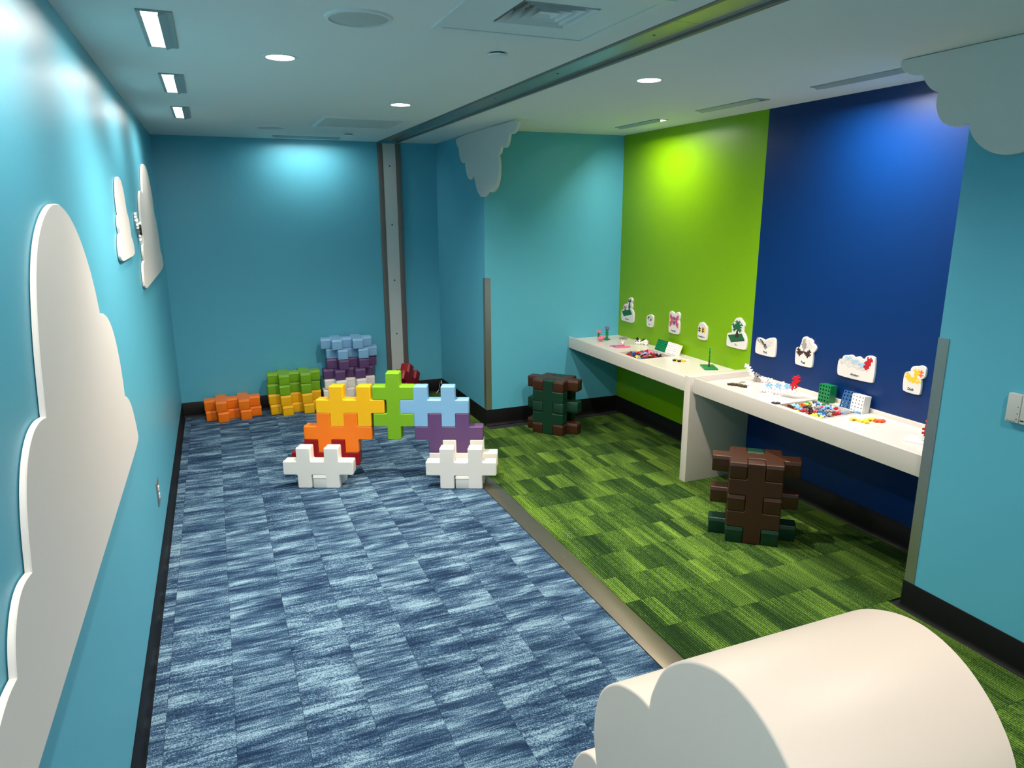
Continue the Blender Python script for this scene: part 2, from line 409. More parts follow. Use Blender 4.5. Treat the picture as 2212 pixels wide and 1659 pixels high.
# ================================================================== ceiling fixtures
def area_light(name, loc, direction, sx, sy, power, color, parent, spread=180):
    l = bpy.data.lights.new(name, 'AREA'); l.shape = 'RECTANGLE'; l.size = sx; l.size_y = sy; l.energy = power; l.color = color
    l.spread = math.radians(spread)
    o = bpy.data.objects.new(name, l); link(o, parent)
    d = Vector(direction).normalized(); o.rotation_mode = 'QUATERNION'
    q = d.to_track_quat('-Z', 'Y'); o.rotation_quaternion = q; o.location = loc
    return o
def washer(rect, towards, power, label, lit=True, group='recessed wall washer lights', spread=180, aim=.5):
    """recessed trough; towards: unit (x,y) pointing at the washed wall"""
    x0, x1, y0, y1 = rect; cx, cy = (x0+x1)/2, (y0+y1)/2
    root = tag(empty('wall_washer_light', (cx, cy, HC)), label, 'light fixture', group)
    L_ = max(x1-x0, y1-y0); W_ = min(x1-x0, y1-y0)
    t = Vector((towards[0], towards[1], 0)); a = Vector((0, 0, 1)).cross(t)       # a: along the lamp
    rot = Matrix(((t.x, a.x, 0, 0), (t.y, a.y, 0, 0), (0, 0, 1, 0), (0, 0, 0, 1)))
    def part(nm, bm, m, smooth=False):
        bmesh.ops.transform(bm, matrix=rot, verts=bm.verts); return bm_obj(nm, bm, m, root, smooth)
    h = W_/2; l = L_/2
    # frame around the opening
    bm = bmesh.new()
    add_box(bm, h-.012, h+.004, -l-.006, l+.006, -.006, .004); add_box(bm, -h-.004, -h+.012, -l-.006, l+.006, -.006, .004)
    add_box(bm, -h+.012, h-.012, -l-.006, -l+.006, -.006, .004); add_box(bm, -h+.012, h-.012, l-.006, l+.006, -.006, .004)
    part('frame', bm, M_GTRIM)
    # housing: five sides above the opening
    bm = bmesh.new(); H = .085
    add_box(bm, -h, h, -l, l, H, H+.004)
    add_box(bm, -h-.004, -h, -l, l, 0, H); add_box(bm, h, h+.004, -l, l, 0, H)
    add_box(bm, -h, h, -l-.004, -l, 0, H); add_box(bm, -h, h, l, l+.004, 0, H)
    part('housing', bm, M_REFL_GLOW if lit else M_TRIMW)
    # visor on the room side, sloping down under the lamp
    bm = bmesh.new(); y0_, y1_ = -l+.004, l-.004
    pr = [(-h+.003, .0), (-.012, -.017), (-.0105, -.0155), (-.016, .004), (-h+.003, .005)]
    lo = [bm.verts.new((x, y0_, z)) for x, z in pr]; hi = [bm.verts.new((x, y1_, z)) for x, z in pr]; k = len(pr)
    for i in range(k): bm.faces.new((lo[i], lo[(i+1) % k], hi[(i+1) % k], hi[i]))
    bm.faces.new(lo[::-1]); bm.faces.new(hi)
    part('visor', bm, M_GTRIM)
    # lamp board
    bm = bmesh.new(); add_box(bm, -h+.004, h-.03, -l+.03, l-.03, .055, .06)
    part('lamp', bm, M_LAMP if lit else M_TRIMW)
    if lit:
        area_light('lamp_glow', tuple(t*(h-.034)+Vector((0, 0, .014))), (t.x*aim, t.y*aim, -math.sqrt(1-aim*aim)), L_-.05, .045, power, NEUT, root, spread)
    return root
ords = ['behind the camera end of', 'nearest lit one, largest', 'middle one, second nearest', 'farthest and smallest']
washer(WL[0], (-1, 0), 7.5, 'recessed wall washer over the left wall, just out of view')
washer(WL[4], (-1, 0), 14.0, 'recessed wall washer over the left wall beside the camera')
washer(WL[5], (-1, 0), 14.0, 'recessed wall washer over the left wall behind the camera')
washer(WL[1], (-1, 0), P_WASH, 'bright recessed wall washer by left wall, largest and nearest of the three in view')
washer(WL[2], (-1, 0), P_WASH, 'bright recessed wall washer by left wall, middle one of the three in view')
washer(WL[3], (-1, 0), P_WASH, 'bright recessed wall washer by left wall, farthest and smallest of the three')
washer(WF[0], (0, 1), P_WASH_FAR, 'long ceiling wall washer lighting the far teal wall above the stacked blocks', aim=.6)
washer(WA[0], (1, 0), P_WASH_ALC, 'ceiling wall washer lighting the lime green wall', spread=158, aim=.56)
washer(WA[1], (1, 0), 0, 'unlit ceiling wall washer before the green and blue walls meet', lit=False)
washer(WA[2], (1, 0), P_WASH_ALC*2.2, 'ceiling wall washer lighting the royal blue wall beside the hanging cloud', spread=158, aim=.56)

def downlight(x, y, label, power=None):
    root = tag(empty('downlight', (x, y, HC)), label, 'light fixture', 'round recessed downlights')
    lathe_obj('trim_ring', [(.062, -.001), (.064, -.004), (.074, -.003), (.077, 0)], M_TRIMW, root, 40)
    lathe_obj('lens', [(0, -.0035), (.062, -.0035), (.062, -.0005), (0, -.0005)], M_LAMP, root, 40)
    l = bpy.data.lights.new('downlight_glow', 'SPOT'); l.energy = power or P_DOWN; l.color = WARM; l.spot_size = math.radians(150); l.spot_blend = .75; l.shadow_soft_size = .055
    o = link(bpy.data.objects.new('downlight_glow', l), root); o.location = (0, 0, -.012)
downlight(.80, 3.645, 'round lit downlight nearest the left wall washers')
downlight(1.675, 4.905, 'round lit downlight near the square ceiling panel by the track')
downlight(2.71, 3.52, 'round lit downlight between ceiling track and blue wall')
downlight(1.675, -1.5, 'round downlight behind the camera, out of view', 170)
downlight(2.71, .75, 'round downlight near the right wall, out of view', 78)

def speaker(x, y, label, r=.125):
    root = tag(empty('ceiling_speaker', (x, y, HC)), label, 'speaker', 'round ceiling speakers')
    lathe_obj('rim', [(r*.87, -.002), (r*.88, -.009), (r*.97, -.007), (r, 0)], M_TRIMW, root, 56)
    lathe_obj('grille', [(0, -.013), (r*.4, -.0115), (r*.7, -.008), (r*.86, -.003), (r*.86, 0)], mat('speaker_mesh', (188, 194, 192), rough=.7, bump=.4, bscale=900), root, 56)
    o = lathe_obj('badge', [(0, -.0022), (.006, -.002), (.0075, 0)], M_GREYP, root, 16); o.location = (r*.25, r*.35, -.0095)
speaker(1.005, 2.83, 'large round ceiling speaker near the square air diffuser')
speaker(.975, 6.56, 'small-looking round ceiling speaker near the far wall')
def detector(x, y, label):
    root = tag(empty('sprinkler_cover', (x, y, HC)), label, 'cover plate', 'flat round ceiling cover plates')
    lathe_obj('plate', [(0, -.012), (.038, -.012), (.041, -.009), (.041, -.006)], M_TRIMW, root, 32)
    lathe_obj('neck', [(.03, -.008), (.03, 0)], M_BLACK, root, 24)
detector(1.697, 3.2, 'flat round white cover plate on ceiling beside the air diffuser')
detector(1.684, 6.9, 'flat round white cover plate on ceiling near the far wall')
# square air diffuser in a lay-in frame
dif = tag(empty('air_diffuser', (1.62, 2.53, HC)), 'square ceiling air diffuser with stepped louvres in a large white panel', 'air vent')
def ring_frame(bm, x0, x1, y0, y1, wd, z0, z1):
    add_box(bm, x0, x0+wd, y0, y1, z0, z1); add_box(bm, x1-wd, x1, y0, y1, z0, z1)
    add_box(bm, x0+wd, x1-wd, y0, y0+wd, z0, z1); add_box(bm, x0+wd, x1-wd, y1-wd, y1, z0, z1)
def louvre(bm, a, b, z0, z1, t=.002):
    """sloping square frame: half-size a at z0 to b at z1"""
    A = [bm.verts.new((sx*a, sy*a, z0)) for sx, sy in ((-1, -1), (1, -1), (1, 1), (-1, 1))]
    B = [bm.verts.new((sx*b, sy*b, z1)) for sx, sy in ((-1, -1), (1, -1), (1, 1), (-1, 1))]
    A2 = [bm.verts.new((v.co.x*(1-t/a), v.co.y*(1-t/a), z0+t)) for v in A]; B2 = [bm.verts.new((v.co.x*(1-t/b), v.co.y*(1-t/b), z1+t)) for v in B]
    for P_, Q_ in ((A, B), (B, B2), (B2, A2), (A2, A)):
        for i in range(4): bm.faces.new((P_[i], P_[(i+1) % 4], Q_[(i+1) % 4], Q_[i]))
bm = bmesh.new(); ring_frame(bm, -.332, .332, -.332, .332, .036, -.008, 0); bm_obj('panel_frame', bm, M_TRIMW, dif)
bm = bmesh.new(); ring_frame(bm, -.294, .294, -.294, .294, .146, -.005, 0); bm_obj('panel', bm, M_TRIMW, dif)
for q in range(4):
    a = .142-.034*q
    bm = bmesh.new(); louvre(bm, a, a-.024, -.008+.001*q, .03); bm_obj('louvre', bm, M_TRIMW, dif)
bm = bmesh.new(); add_box(bm, -.028, .028, -.028, .028, .006, .01); bm_obj('core', bm, M_TRIMW, dif)
bm = bmesh.new(); add_box(bm, -.15, .15, -.15, .15, .10, .105); add_box(bm, -.154, -.15, -.15, .15, 0, .1); add_box(bm, .15, .154, -.15, .15, 0, .1); add_box(bm, -.15, .15, -.154, -.15, 0, .1); add_box(bm, -.15, .15, .15, .154, 0, .1)
bm_obj('duct_box', bm, mat('dark_duct', (40, 42, 44), rough=.7), dif)
# access panel
acc = tag(empty('ceiling_panel', (1.605, 6.01, HC)), 'square white framed access panel in ceiling near the far wall', 'ceiling panel')
bm = bmesh.new(); ring_frame(bm, -.332, .332, -.332, .332, .034, -.01, 0); bm_obj('panel_frame', bm, M_TRIMW, acc)
bm = bmesh.new(); add_box(bm, -.296, .296, -.296, .296, -.004, 0); bm_obj('panel', bm, mat('panel_scrim', (200, 206, 204), rough=.7, bump=.2, bscale=60), acc)

# ================================================================== foam blocks
PLUS = [(1, 0), (2, 0), (2, 1), (3, 1), (3, 0), (4, 0), (4, 1), (5, 1), (5, 2), (4, 2), (4, 3), (3, 3), (3, 2), (2, 2), (2, 3), (1, 3), (1, 2), (0, 2), (0, 1), (1, 1)]
U = .1043
def block_mesh(name, u, bev, rad, flap):
    p = round_poly([(x*u, y*u) for x, y in PLUS], rad, 3)
    p = offset_poly(ccw(p), -.0006 if u > .05 else -.0001)
    if flap:
        r = [(0, -bev), (bev*.3, -bev*.35), (bev, 0), (u*.76, 0), (u*.77, .0034), (u*.80, .0034), (u*.83, .0012), (u-bev, .0012), (u-bev*.3, .0012-bev*.35), (u, .0012-bev)]
    else: r = [(0, -bev), (bev, 0), (u-bev, 0), (u, -bev)]
    me = extrude_mesh(name, p, r); shade(me, 40); return me
BIG = block_mesh('foam_block', U, .0055, .0095, True)
def big_block(color, m4, label=None, group=None, parent=None, name='foam_block'):
    if color not in bigs:
        me = BIG.copy(); me.materials.clear(); me.materials.append(vinyl(color)); bigs[color] = me
    o = bpy.data.objects.new(name, bigs[color]); link(o, parent); o.matrix_local = m4
    if label: tag(o, label, 'foam block', group)
    return o
bigs = {}
# ---- arch
AX, AY, ATH = 1.5733, 5.0932, .4183
ES = Vector((math.cos(ATH), -math.sin(ATH), 0)); ET = Vector((math.sin(ATH), math.cos(ATH), 0)); EZ = Vector((0, 0, 1))
PS, PH, PT = .1066, .1045, .1045
def apos(s, t, h): return Vector((AX, AY, 0))+ES*((s-7.5)*PS)+ET*(t*PT)+EZ*(h*PH)
def arch(color, s, t, h, label, vertical=False):
    if vertical:   # long axis up: local x -> up, local y -> -s
        return big_block(color, frame_m(apos(s+3, t, h), EZ, -ES, ET), label, 'arch of foam blocks')
    return big_block(color, frame_m(apos(s, t+1, h), ES, EZ, -ET), label, 'arch of foam blocks')
def flat_piece(color, s, t, h, label):   # lying, long axis along t
    return big_block(color, frame_m(apos(s+3, t, h), ET, -ES, EZ), label, 'arch of foam blocks')
arch('white', 0, -2, 0, 'white foam block standing in front of the red block at left arch foot')
flat_piece('white', 1, -2, 0, 'white foam block lying on floor, its end in the left white block notch')
arch('red', 0, 0, 0, 'dark red foam block under the orange one in left arch leg')
arch('orange', 1, 0, 2, 'bright orange foam block standing in left arch leg under yellow')
arch('yellow', 2, 0, 4, 'bright yellow foam block standing at top left of the arch')
arch('green', 6, 0, 3, 'lime green foam block standing upright as keystone of the arch', True)
arch('light_blue', 8, 0, 4, 'light blue foam block standing at top right of the arch')
arch('purple', 9, 0, 2, 'purple foam block standing in right arch leg under light blue')
arch('white', 10, 0, 0, 'white foam block under the purple one, behind another white block')
flat_piece('white', 11, -2, 0, 'white foam block lying on floor, its end in the right white block notch')
arch('white', 10, -2, 0, 'white foam block standing in front at right arch foot')
# ---- stacks along the far wall (blocks lie flat)
def lay(color, x, y, th, h, label, group, pitch=.1062):
    es = Vector((math.cos(th), -math.sin(th), 0)); et = Vector((math.sin(th), math.cos(th), 0))
    big_block(color, frame_m((x, y, h*pitch), es, et, EZ), label, group)
G1 = 'foam blocks stacked along the far wall'
lay('orange', .2206, 7.212, -.05, 0, 'orange foam block lying on floor, lower of the two by far wall', G1)
lay('orange', .2077, 7.225, -.005, 1, 'orange foam block lying on top of another orange one by far wall', G1)
lay('yellow', .8269, 7.205, -.045, 0, 'dull yellow foam block lying at the bottom of the green and yellow stack', G1)
lay('yellow', .8159, 7.215, -.04, 1, 'dull yellow foam block lying second from floor beneath two green ones', G1)
lay('green', .8118, 7.222, -.03, 2, 'lime green foam block lying third from floor on the yellow blocks', G1)
lay('green', .8118, 7.226, .013, 3, 'lime green foam block lying topmost of the green and yellow stack', G1)
lay('white', 1.38, 7.205, 0, 0, 'white foam block at the bottom of the tallest stack', G1)
lay('white', 1.355, 7.215, .02, 1, 'white foam block second from floor in the tallest stack', G1)
lay('white', 1.373, 7.205, -.003, 2, 'white foam block under the purple blocks in the tallest stack', G1)
lay('purple', 1.3675, 7.22, -.009, 3, 'purple foam block lower of two in the tallest stack', G1)
lay('purple', 1.412, 7.21, -.045, 4, 'purple foam block upper of two in the tallest stack', G1)
lay('light_blue', 1.405, 7.225, .05, 5, 'light blue foam block lower of two in the tallest stack', G1)
lay('light_blue', 1.352, 7.225, .06, 6, 'light blue foam block topmost of the tallest stack', G1)
# ---- red blocks leaning by the jamb
def euler_m(loc, e): return Matrix.Translation(loc) @ Matrix.Rotation(e[2], 4, 'Z') @ Matrix.Rotation(e[1], 4, 'Y') @ Matrix.Rotation(e[0], 4, 'X')
big_block('red', frame_m((2.205, 7.0, 0), (0, 1, 0), (-1, 0, 0), (0, 0, 1)), 'red foam block lying on floor behind the arch near the wall jamb', 'red foam blocks by the wall jamb')
rx = Vector((.514, .686, -.515)).normalized(); ry = Vector((.31, .41, .857)); ry = (ry-rx*ry.dot(rx)).normalized()
big_block('red', frame_m((2.023, 7.055, .224), rx, ry, rx.cross(ry)), 'red foam block leaning askew behind the green keystone near the wall jamb', 'red foam blocks by the wall jamb')
# ---- stools built of five blocks
def stool(x, y, th, u, cols, label):
    root = tag(empty('block_stool', (x, y, 0)), label, 'stool', 'stools built of foam blocks')
    k = u/U
    es = Vector((math.cos(th), -math.sin(th), 0)); et = Vector((math.sin(th), math.cos(th), 0))
    S = Matrix.Scale(k, 4)
    def P(s, t, h): return es*(s*u)+et*(t*u)+EZ*(h*u)
    top, mid, bot, front, back = cols
    for c, h in ((bot, 0), (mid, 2), (top, 4)):
        # flap band near the top for the seat, alternating below
        if h == 2 and mid == 'dark_green': m4 = frame_m(P(0, 3, h+1), es, -et, -EZ)
        else: m4 = frame_m(P(0, 0, h), es, et, EZ)
        big_block(c, m4 @ S, None, None, root, 'seat_block' if h == 4 else ('base_block' if h == 0 else 'middle_block'))
    big_block(front, frame_m(P(4, 0, 0), EZ, -es, et) @ S, None, None, root, 'upright_block')
    big_block(back, frame_m(P(1, 3, 0), EZ, es, -et) @ S, None, None, root, 'upright_block')
stool(2.9643, 5.8306, .8849, .1021, ('brown', 'dark_green', 'brown', 'dark_green', 'dark_green'), 'block stool with dark green front and brown seat beside the far table end')
stool(3.1281, 3.2979, .6853, .1048, ('brown', 'brown', 'dark_green', 'brown', 'dark_green'), 'block stool with brown front and green feet under the nearer table')

# ================================================================== tables in the alcove
XT = 3.577
t1 = tag(empty('activity_table', (XT, 5.1, 0)), 'white built-in table with end panel against the lime green wall', 'table', 'white built-in activity tables')
t2 = tag(empty('activity_table', (XT, 3.2, 0)), 'white built-in tray table against the royal blue wall', 'table', 'white built-in activity tables')
def slab_hole(name, x0, x1, y0, y1, hx0, hx1, hy0, hy1, z0, z1, par):
    bm = bmesh.new(); xs_ = (x0, hx0, hx1, x1); ys_ = (y0, hy0, hy1, y1)
    V = {(i, j, k): bm.verts.new((xs_[i], ys_[j], (z0, z1)[k])) for i in range(4) for j in range(4) for k in range(2)}
    for i in range(3):
        for j in range(3):
            if i == 1 and j == 1: continue
            for k in range(2): bm.faces.new([V[i, j, k], V[i+1, j, k], V[i+1, j+1, k], V[i, j+1, k]])
    rim = [((0, 0), (1, 0)), ((1, 0), (2, 0)), ((2, 0), (3, 0)), ((3, 0), (3, 1)), ((3, 1), (3, 2)), ((3, 2), (3, 3)), ((3, 3), (2, 3)), ((2, 3), (1, 3)), ((1, 3), (0, 3)), ((0, 3), (0, 2)), ((0, 2), (0, 1)), ((0, 1), (0, 0)),
           ((1, 1), (2, 1)), ((2, 1), (2, 2)), ((2, 2), (1, 2)), ((1, 2), (1, 1))]
    for a, b in rim: bm.faces.new([V[a+(0,)], V[b+(0,)], V[b+(1,)], V[a+(1,)]])
    o = bm_obj(name, bm, M_WHITE); o.parent = par; o.matrix_parent_inverse = Matrix.Translation(-Vector(par.location)); return o
def bin_box(x0, x1, y0, y1, ztop, depth, par):
    bm = bmesh.new(); t = .008
    add_box(bm, x0-t, x1+t, y0-t, y1+t, ztop-depth-t, ztop-depth)
    add_box(bm, x0-t, x0, y0-t, y1+t, ztop-depth, ztop+.003); add_box(bm, x1, x1+t, y0-t, y1+t, ztop-depth, ztop+.003)
    add_box(bm, x0, x1, y0-t, y0, ztop-depth, ztop+.003); add_box(bm, x0, x1, y1, y1+t, ztop-depth, ztop+.003)
    o = bm_obj('bin', bm, M_WHITE); o.parent = par; o.matrix_parent_inverse = Matrix.Translation(-Vector(par.location)); return o
Z1S, Z2S = .787, .777
B1 = (3.665, 3.995, 4.972, 5.305); B2 = (3.735, 4.055, 3.075, 3.425)
YP0, YP1 = 4.147, 4.218
slab_hole('tabletop', XT+.02, XG-.001, YP1+.0005, YN-.001, B1[0]-.008, B1[1]+.008, B1[2]-.008, B1[3]+.008, Z1S-.03, Z1S, t1)
tbox('front_panel', XT, XT+.02, YP1+.0005, YN-.001, .70, .808, M_WHITE, t1, .0015)
tbox('end_panel', XT, XG-.001, YP0, YP1, 0, .82, M_WHITE, t1, .002)
bin_box(*B1, Z1S, .066, t1)
slab_hole('tabletop', XT+.022, XG-.02, YR, YP0-.001, B2[0]-.008, B2[1]+.008, B2[2]-.008, B2[3]+.008, Z2S-.03, Z2S, t2)
tbox('front_panel', XT, XT+.022, YR+.001, YP0-.038, .71, .823, M_WHITE, t2, .0015)
tbox('back_rim', XG-.02, XG, YR+.001, YP0-.001, Z2S-.03, .803, M_WHITE, t2, .0015)
tbox('side_rim', XT+.022, XT+.06, YP0-.038, YP0-.001, .71, Z2S-.031, M_WHITE, t2)
bin_box(*B2, Z2S, .066, t2)

# ================================================================== small interlocking pieces
u = .0113
MC = dict(red=(190, 14, 34), yellow=(244, 206, 60), light_blue=(128, 182, 226), pink=(232, 112, 150), black=(18, 16, 18), brown=(58, 34, 28), green=(10, 118, 66),
          dark_blue=(30, 78, 128), purple=(122, 104, 170), orange=(236, 82, 30), white=(244, 240, 234), grey=(140, 136, 132), gold=(246, 186, 30))
def plast(c): return mat('plastic_'+c, MC[c], rough=.3, spec=.5)
minis = {}
MINI = block_mesh('puzzle_piece', u, .0006, .001, False)
def mini_mesh(c):
    if c not in minis:
        me = MINI.copy(); me.materials.append(plast(c)); minis[c] = me
    return minis[c]
def model(name, label, cat, loc, ex, ey, pieces, group=None, extra=None):
    """toy built of interlocked pieces in one plane (grid units); ex, ey span the plane"""
    root = tag(empty(name, loc), label, cat, group)
    ex, ey = Vector(ex).normalized(), Vector(ey).normalized(); ez = ex.cross(ey)
    fr = frame_m((0, 0, 0), ex, ey, ez)
    for it in pieces:
        o_, gx_, gy_, c = it[:4]; gz = it[4] if len(it) > 4 else 0
        p = bpy.data.objects.new('puzzle_piece', mini_mesh(c)); link(p, root)
        if o_ == 'H': l = Matrix.Translation((gx_*u, gy_*u, gz*u))
        else: l = frame_m(((gx_+3)*u, gy_*u, gz*u), (0, 1, 0), (-1, 0, 0), (0, 0, 1))
        p.matrix_local = fr @ l
    return root
def hole_plate(w_, h_, t_, nx, ny, m):
    """slab in xz with square holes through y"""
    bm = bmesh.new(); gw, gh = w_/(nx), h_/(ny)
    xs_ = [0]; zs_ = [0]
    for i in range(nx): xs_ += [gw*(i+.28), gw*(i+.72)]
    for j in range(ny): zs_ += [gh*(j+.28), gh*(j+.72)]
    xs_.append(w_); zs_.append(h_)
    V = {}
    def v(i, j, k):
        if (i, j, k) not in V: V[(i, j, k)] = bm.verts.new((xs_[i], (0, t_)[k], zs_[j]))
        return V[(i, j, k)]
    def hole(i, j): return i % 2 == 1 and j % 2 == 1 and 0 < i < len(xs_)-2 and 0 < j < len(zs_)-2
    for i in range(len(xs_)-1):
        for j in range(len(zs_)-1):
            if hole(i, j):
                for a, b in (((i, j), (i+1, j)), ((i+1, j), (i+1, j+1)), ((i+1, j+1), (i, j+1)), ((i, j+1), (i, j))):
                    bm.faces.new([v(*a, 0), v(*b, 0), v(*b, 1), v(*a, 1)])
            else:
                for k in range(2): bm.faces.new([v(i, j, k), v(i+1, j, k), v(i+1, j+1, k), v(i, j+1, k)])
    n, m2 = len(xs_)-1, len(zs_)-1
    for i in range(n):
        bm.faces.new([v(i, 0, 0), v(i+1, 0, 0), v(i+1, 0, 1), v(i, 0, 1)]); bm.faces.new([v(i, m2, 0), v(i+1, m2, 0), v(i+1, m2, 1), v(i, m2, 1)])
    for j in range(m2):
        bm.faces.new([v(0, j, 0), v(0, j+1, 0), v(0, j+1, 1), v(0, j, 1)]); bm.faces.new([v(n, j, 0), v(n, j+1, 0), v(n, j+1, 1), v(n, j, 1)])
    bmesh.ops.recalc_face_normals(bm, faces=bm.faces)
    me = bpy.data.meshes.new('peg_plate'); bm.to_mesh(me); bm.free(); me.materials.append(m); return me
def plate_stack(x, y, z, n, c, wd, ht, th, lean, yaw, desc, group, nx=4, ny=5):
    """plates stand on edge, faces towards the room (-x), stacked towards the wall"""
    me = hole_plate(wd, ht, th-.0006, nx, ny, plast(c))
    R = Matrix.Rotation(yaw, 4, 'Z') @ Matrix.Rotation(lean, 4, 'Y')
    base = frame_m((0, 0, 0), (0, -1, 0), (1, 0, 0), (0, 0, 1))
    for k in range(n):
        o = bpy.data.objects.new('peg_plate', me); link(o)
        dz = .0
        o.matrix_world = Matrix.Translation((x, y, z)) @ R @ Matrix.Translation((k*th, 0, dz)) @ base
        tag(o, desc if n == 1 else (desc+(', front' if k == 0 else ', behind the front')), 'peg plate', group)
# far table plates
plate_stack(4.035, 5.30, Z1S+.004, 4, 'green', .155, .098, .0095, .36, 0, 'green perforated plate leaning on the green wall', 'green perforated plates on the far table', 7, 5)
plate_stack(4.03, 5.135, Z1S+.004, 5, 'white', .15, .10, .0095, .36, 0, 'white perforated plate leaning on the green wall', 'white perforated plates on the far table', 6, 5)
# near table plates
plate_stack(4.048, 3.405, Z2S, 6, 'green', .092, .118, .0098, .06, 0, 'green perforated plate standing upright behind the near tray', 'green perforated plates on the near table')
plate_stack(4.055, 3.232, Z2S+.002, 1, 'dark_blue', .092, .115, .0098, .34, .12, 'blue perforated plate leaning between green and white plate stacks', None)
plate_stack(4.046, 3.142, Z2S, 6, 'white', .092, .112, .0098, .12, 0, 'white perforated plate standing upright behind the near tray', 'white perforated plates on the near table')

# loose pieces heaped in the trays
def heap(B, ztop, seed, n, cols, where, group):
    rnd = random.Random(seed); x0, x1, y0, y1 = B; placed = []
    for k in range(n):
        c = rnd.choice(cols)
        best = None
        for _ in range(14):
            px, py = rnd.uniform(x0+.03, x1-.03), rnd.uniform(y0+.03, y1-.03)
            d = min([math.hypot(px-a, py-b) for a, b in placed[-60:]] or [9])
            if best is None or d > best[0]: best = (d, px, py)
        _, px, py = best; placed.append((px, py))
        lay_ = k % 3
        o = bpy.data.objects.new('puzzle_piece', mini_mesh(c)); link(o)
        ed = min(px-x0, x1-px, py-y0, y1-py)
        z = ztop-.056+.017*lay_+.026*min(1, max(0, ed-.02)/.09)*(lay_ == 2)+rnd.uniform(0, .007)
        tl = .25 if lay_ < 2 else .7
        o.matrix_world = Matrix.Translation((px, py, z)) @ Matrix.Rotation(rnd.uniform(0, 6.28), 4, 'Z') @ Matrix.Rotation(rnd.uniform(-tl, tl), 4, 'X') @ Matrix.Rotation(rnd.uniform(-tl, tl), 4, 'Y') @ Matrix.Translation((-2.5*u, -1.5*u, 0))
        tag(o, f'loose {c.replace("_", " ")} toy piece heaped in the {where}', 'toy piece', group)
heap(B1, Z1S, 3, 99, ['red', 'red', 'red', 'brown', 'brown', 'light_blue', 'light_blue', 'yellow', 'dark_blue', 'pink', 'purple', 'orange', 'black'], 'far tray by the green wall', 'loose toy pieces in the far tray')
heap(B2, Z2S, 5, 108, ['light_blue', 'light_blue', 'light_blue', 'light_blue', 'red', 'red', 'pink', 'pink', 'yellow', 'yellow', 'brown', 'brown', 'grey', 'purple', 'white', 'green', 'orange', 'dark_blue'], 'near tray by the blue wall', 'loose toy pieces in the near tray')
o = bpy.data.objects.new('puzzle_piece', mini_mesh('black')); link(o); o.matrix_world = frame_m((3.70, 3.45, Z2S+.001), (.8, -.6, 0), (.6, .8, 0), (0, 0, 1)); tag(o, 'single black toy piece on the near table edge beside the tray', 'toy piece')
o = bpy.data.objects.new('puzzle_piece', mini_mesh('light_blue')); link(o); o.matrix_world = frame_m((4.01, 3.085, Z2S+.004), (.7, -.71, 0), (.71, .7, 0), (0, 0, 1)); tag(o, 'single light blue toy piece on the corner of the near tray', 'toy piece')

# toy models on the far table
def plate_part(root, x0, x1, y0, y1, z0, z1, c, nm='base_plate'):
    bm = bmesh.new(); add_box(bm, x0, x1, y0, y1, z0, z1, .001); return bm_obj(nm, bm, plast(c), root, True)
VD = Vector((-.86, -.5, 0)).normalized()          # towards the camera
VR = Vector((.5, -.86, 0)).normalized()           # to the viewer's right
fl = model('toy_flowers', 'toy pair of flowers, pink and purple heads on green stems and base', 'toy', (3.885, 5.90, Z1S+.012), VR, (0, 0, 1),
           [('V', -1, 0, 'green'), ('V', -1, 4, 'green', .2), ('H', -2, 8, 'purple'), ('V', -9, 0, 'green'), ('H', -10, 4, 'pink')])
pb = plate_part(fl, -.055, .055, -.03, .03, -.012, -.001, 'green'); pb.rotation_euler = (0, 0, math.atan2(VR.y, VR.x)); pb.location = VR*(-.03)
model('toy_flower', 'fallen pink toy flower beside the green flower base', 'toy', (3.775, 5.87, Z1S+.001), (.6, -.8, .1), (.25, .1, .9), [('H', 0, 0, 'pink'), ('H', 1, 2, 'pink', .4), ('H', 0, 1, 'pink', 1.1)])
model('toy_blossom', 'small grey toy blossom on a white stem on far table', 'toy', (3.90, 5.67, Z1S+.001), VR, (0, 0, 1), [('V', 1, 0, 'white'), ('H', -1, 3, 'grey'), ('H', 2, 4, 'grey', .4)])
model('toy_cow', 'white toy cow with black patches on the far table', 'toy', (4.03, 5.60, Z1S+.001), (.55, -.83, 0), (0, 0, 1),
      [('H', 0, 0, 'white', 1), ('H', -1, 2, 'white', 0), ('V', 0, 1, 'black', .6), ('H', 4, 0, 'white', -1), ('H', 6, 1, 'white', 0), ('H', 5, 2, 'black', -1), ('V', 8, -1+1, 'white', 1)])
model('toy_butterfly', 'pink toy butterfly with a purple middle lying flat on far table', 'toy', (3.74, 5.605, Z1S+.001), (.95, -.1, 0), (.0, -1, 0)[:2]+(0,) if False else (-.05, -.99, 0),
      [('H', 0, 0, 'pink', -1), ('H', 4, 1, 'pink', -1), ('H', 8, 0, 'pink', -1), ('H', 1, 4, 'purple', -1), ('H', 6, 4, 'purple', -1), ('H', 1, 8, 'pink', -1), ('H', 5, 9, 'pink', -1), ('H', 9, 8, 'pink', -1)])
model('toy_bumblebee', 'yellow and black toy bumblebee with white wings lying on far table', 'toy', (3.88, 4.815, Z1S+.001), (.42, -.9, 0), (.9, .42, 0),
      [('V', 0, 0, 'black'), ('V', 2, 1, 'gold'), ('V', 4, 0, 'black'), ('V', 6, 1, 'gold'), ('H', 1, 6, 'white'), ('H', 5, 6, 'white')])
tr = model('toy_tree', 'green toy tree with brown trunk standing on a square green plate', 'toy', (3.995, 4.475, Z1S+.012), (.623, .782, 0), (0, 0, 1),
           [('V', -1.5, 0, 'brown', -.5), ('H', -2.5, 4, 'green', -.5), ('V', -3.5, 5, 'green', -.5), ('V', .5, 5, 'green', -.5), ('V', -1.5, 6, 'green', -.5), ('H', -2.5, 10, 'green', -.5)])
pb = plate_part(tr, -.052, .052, -.085, .085, -.012, -.001, 'green'); pb.rotation_euler = (0, 0, -.42)
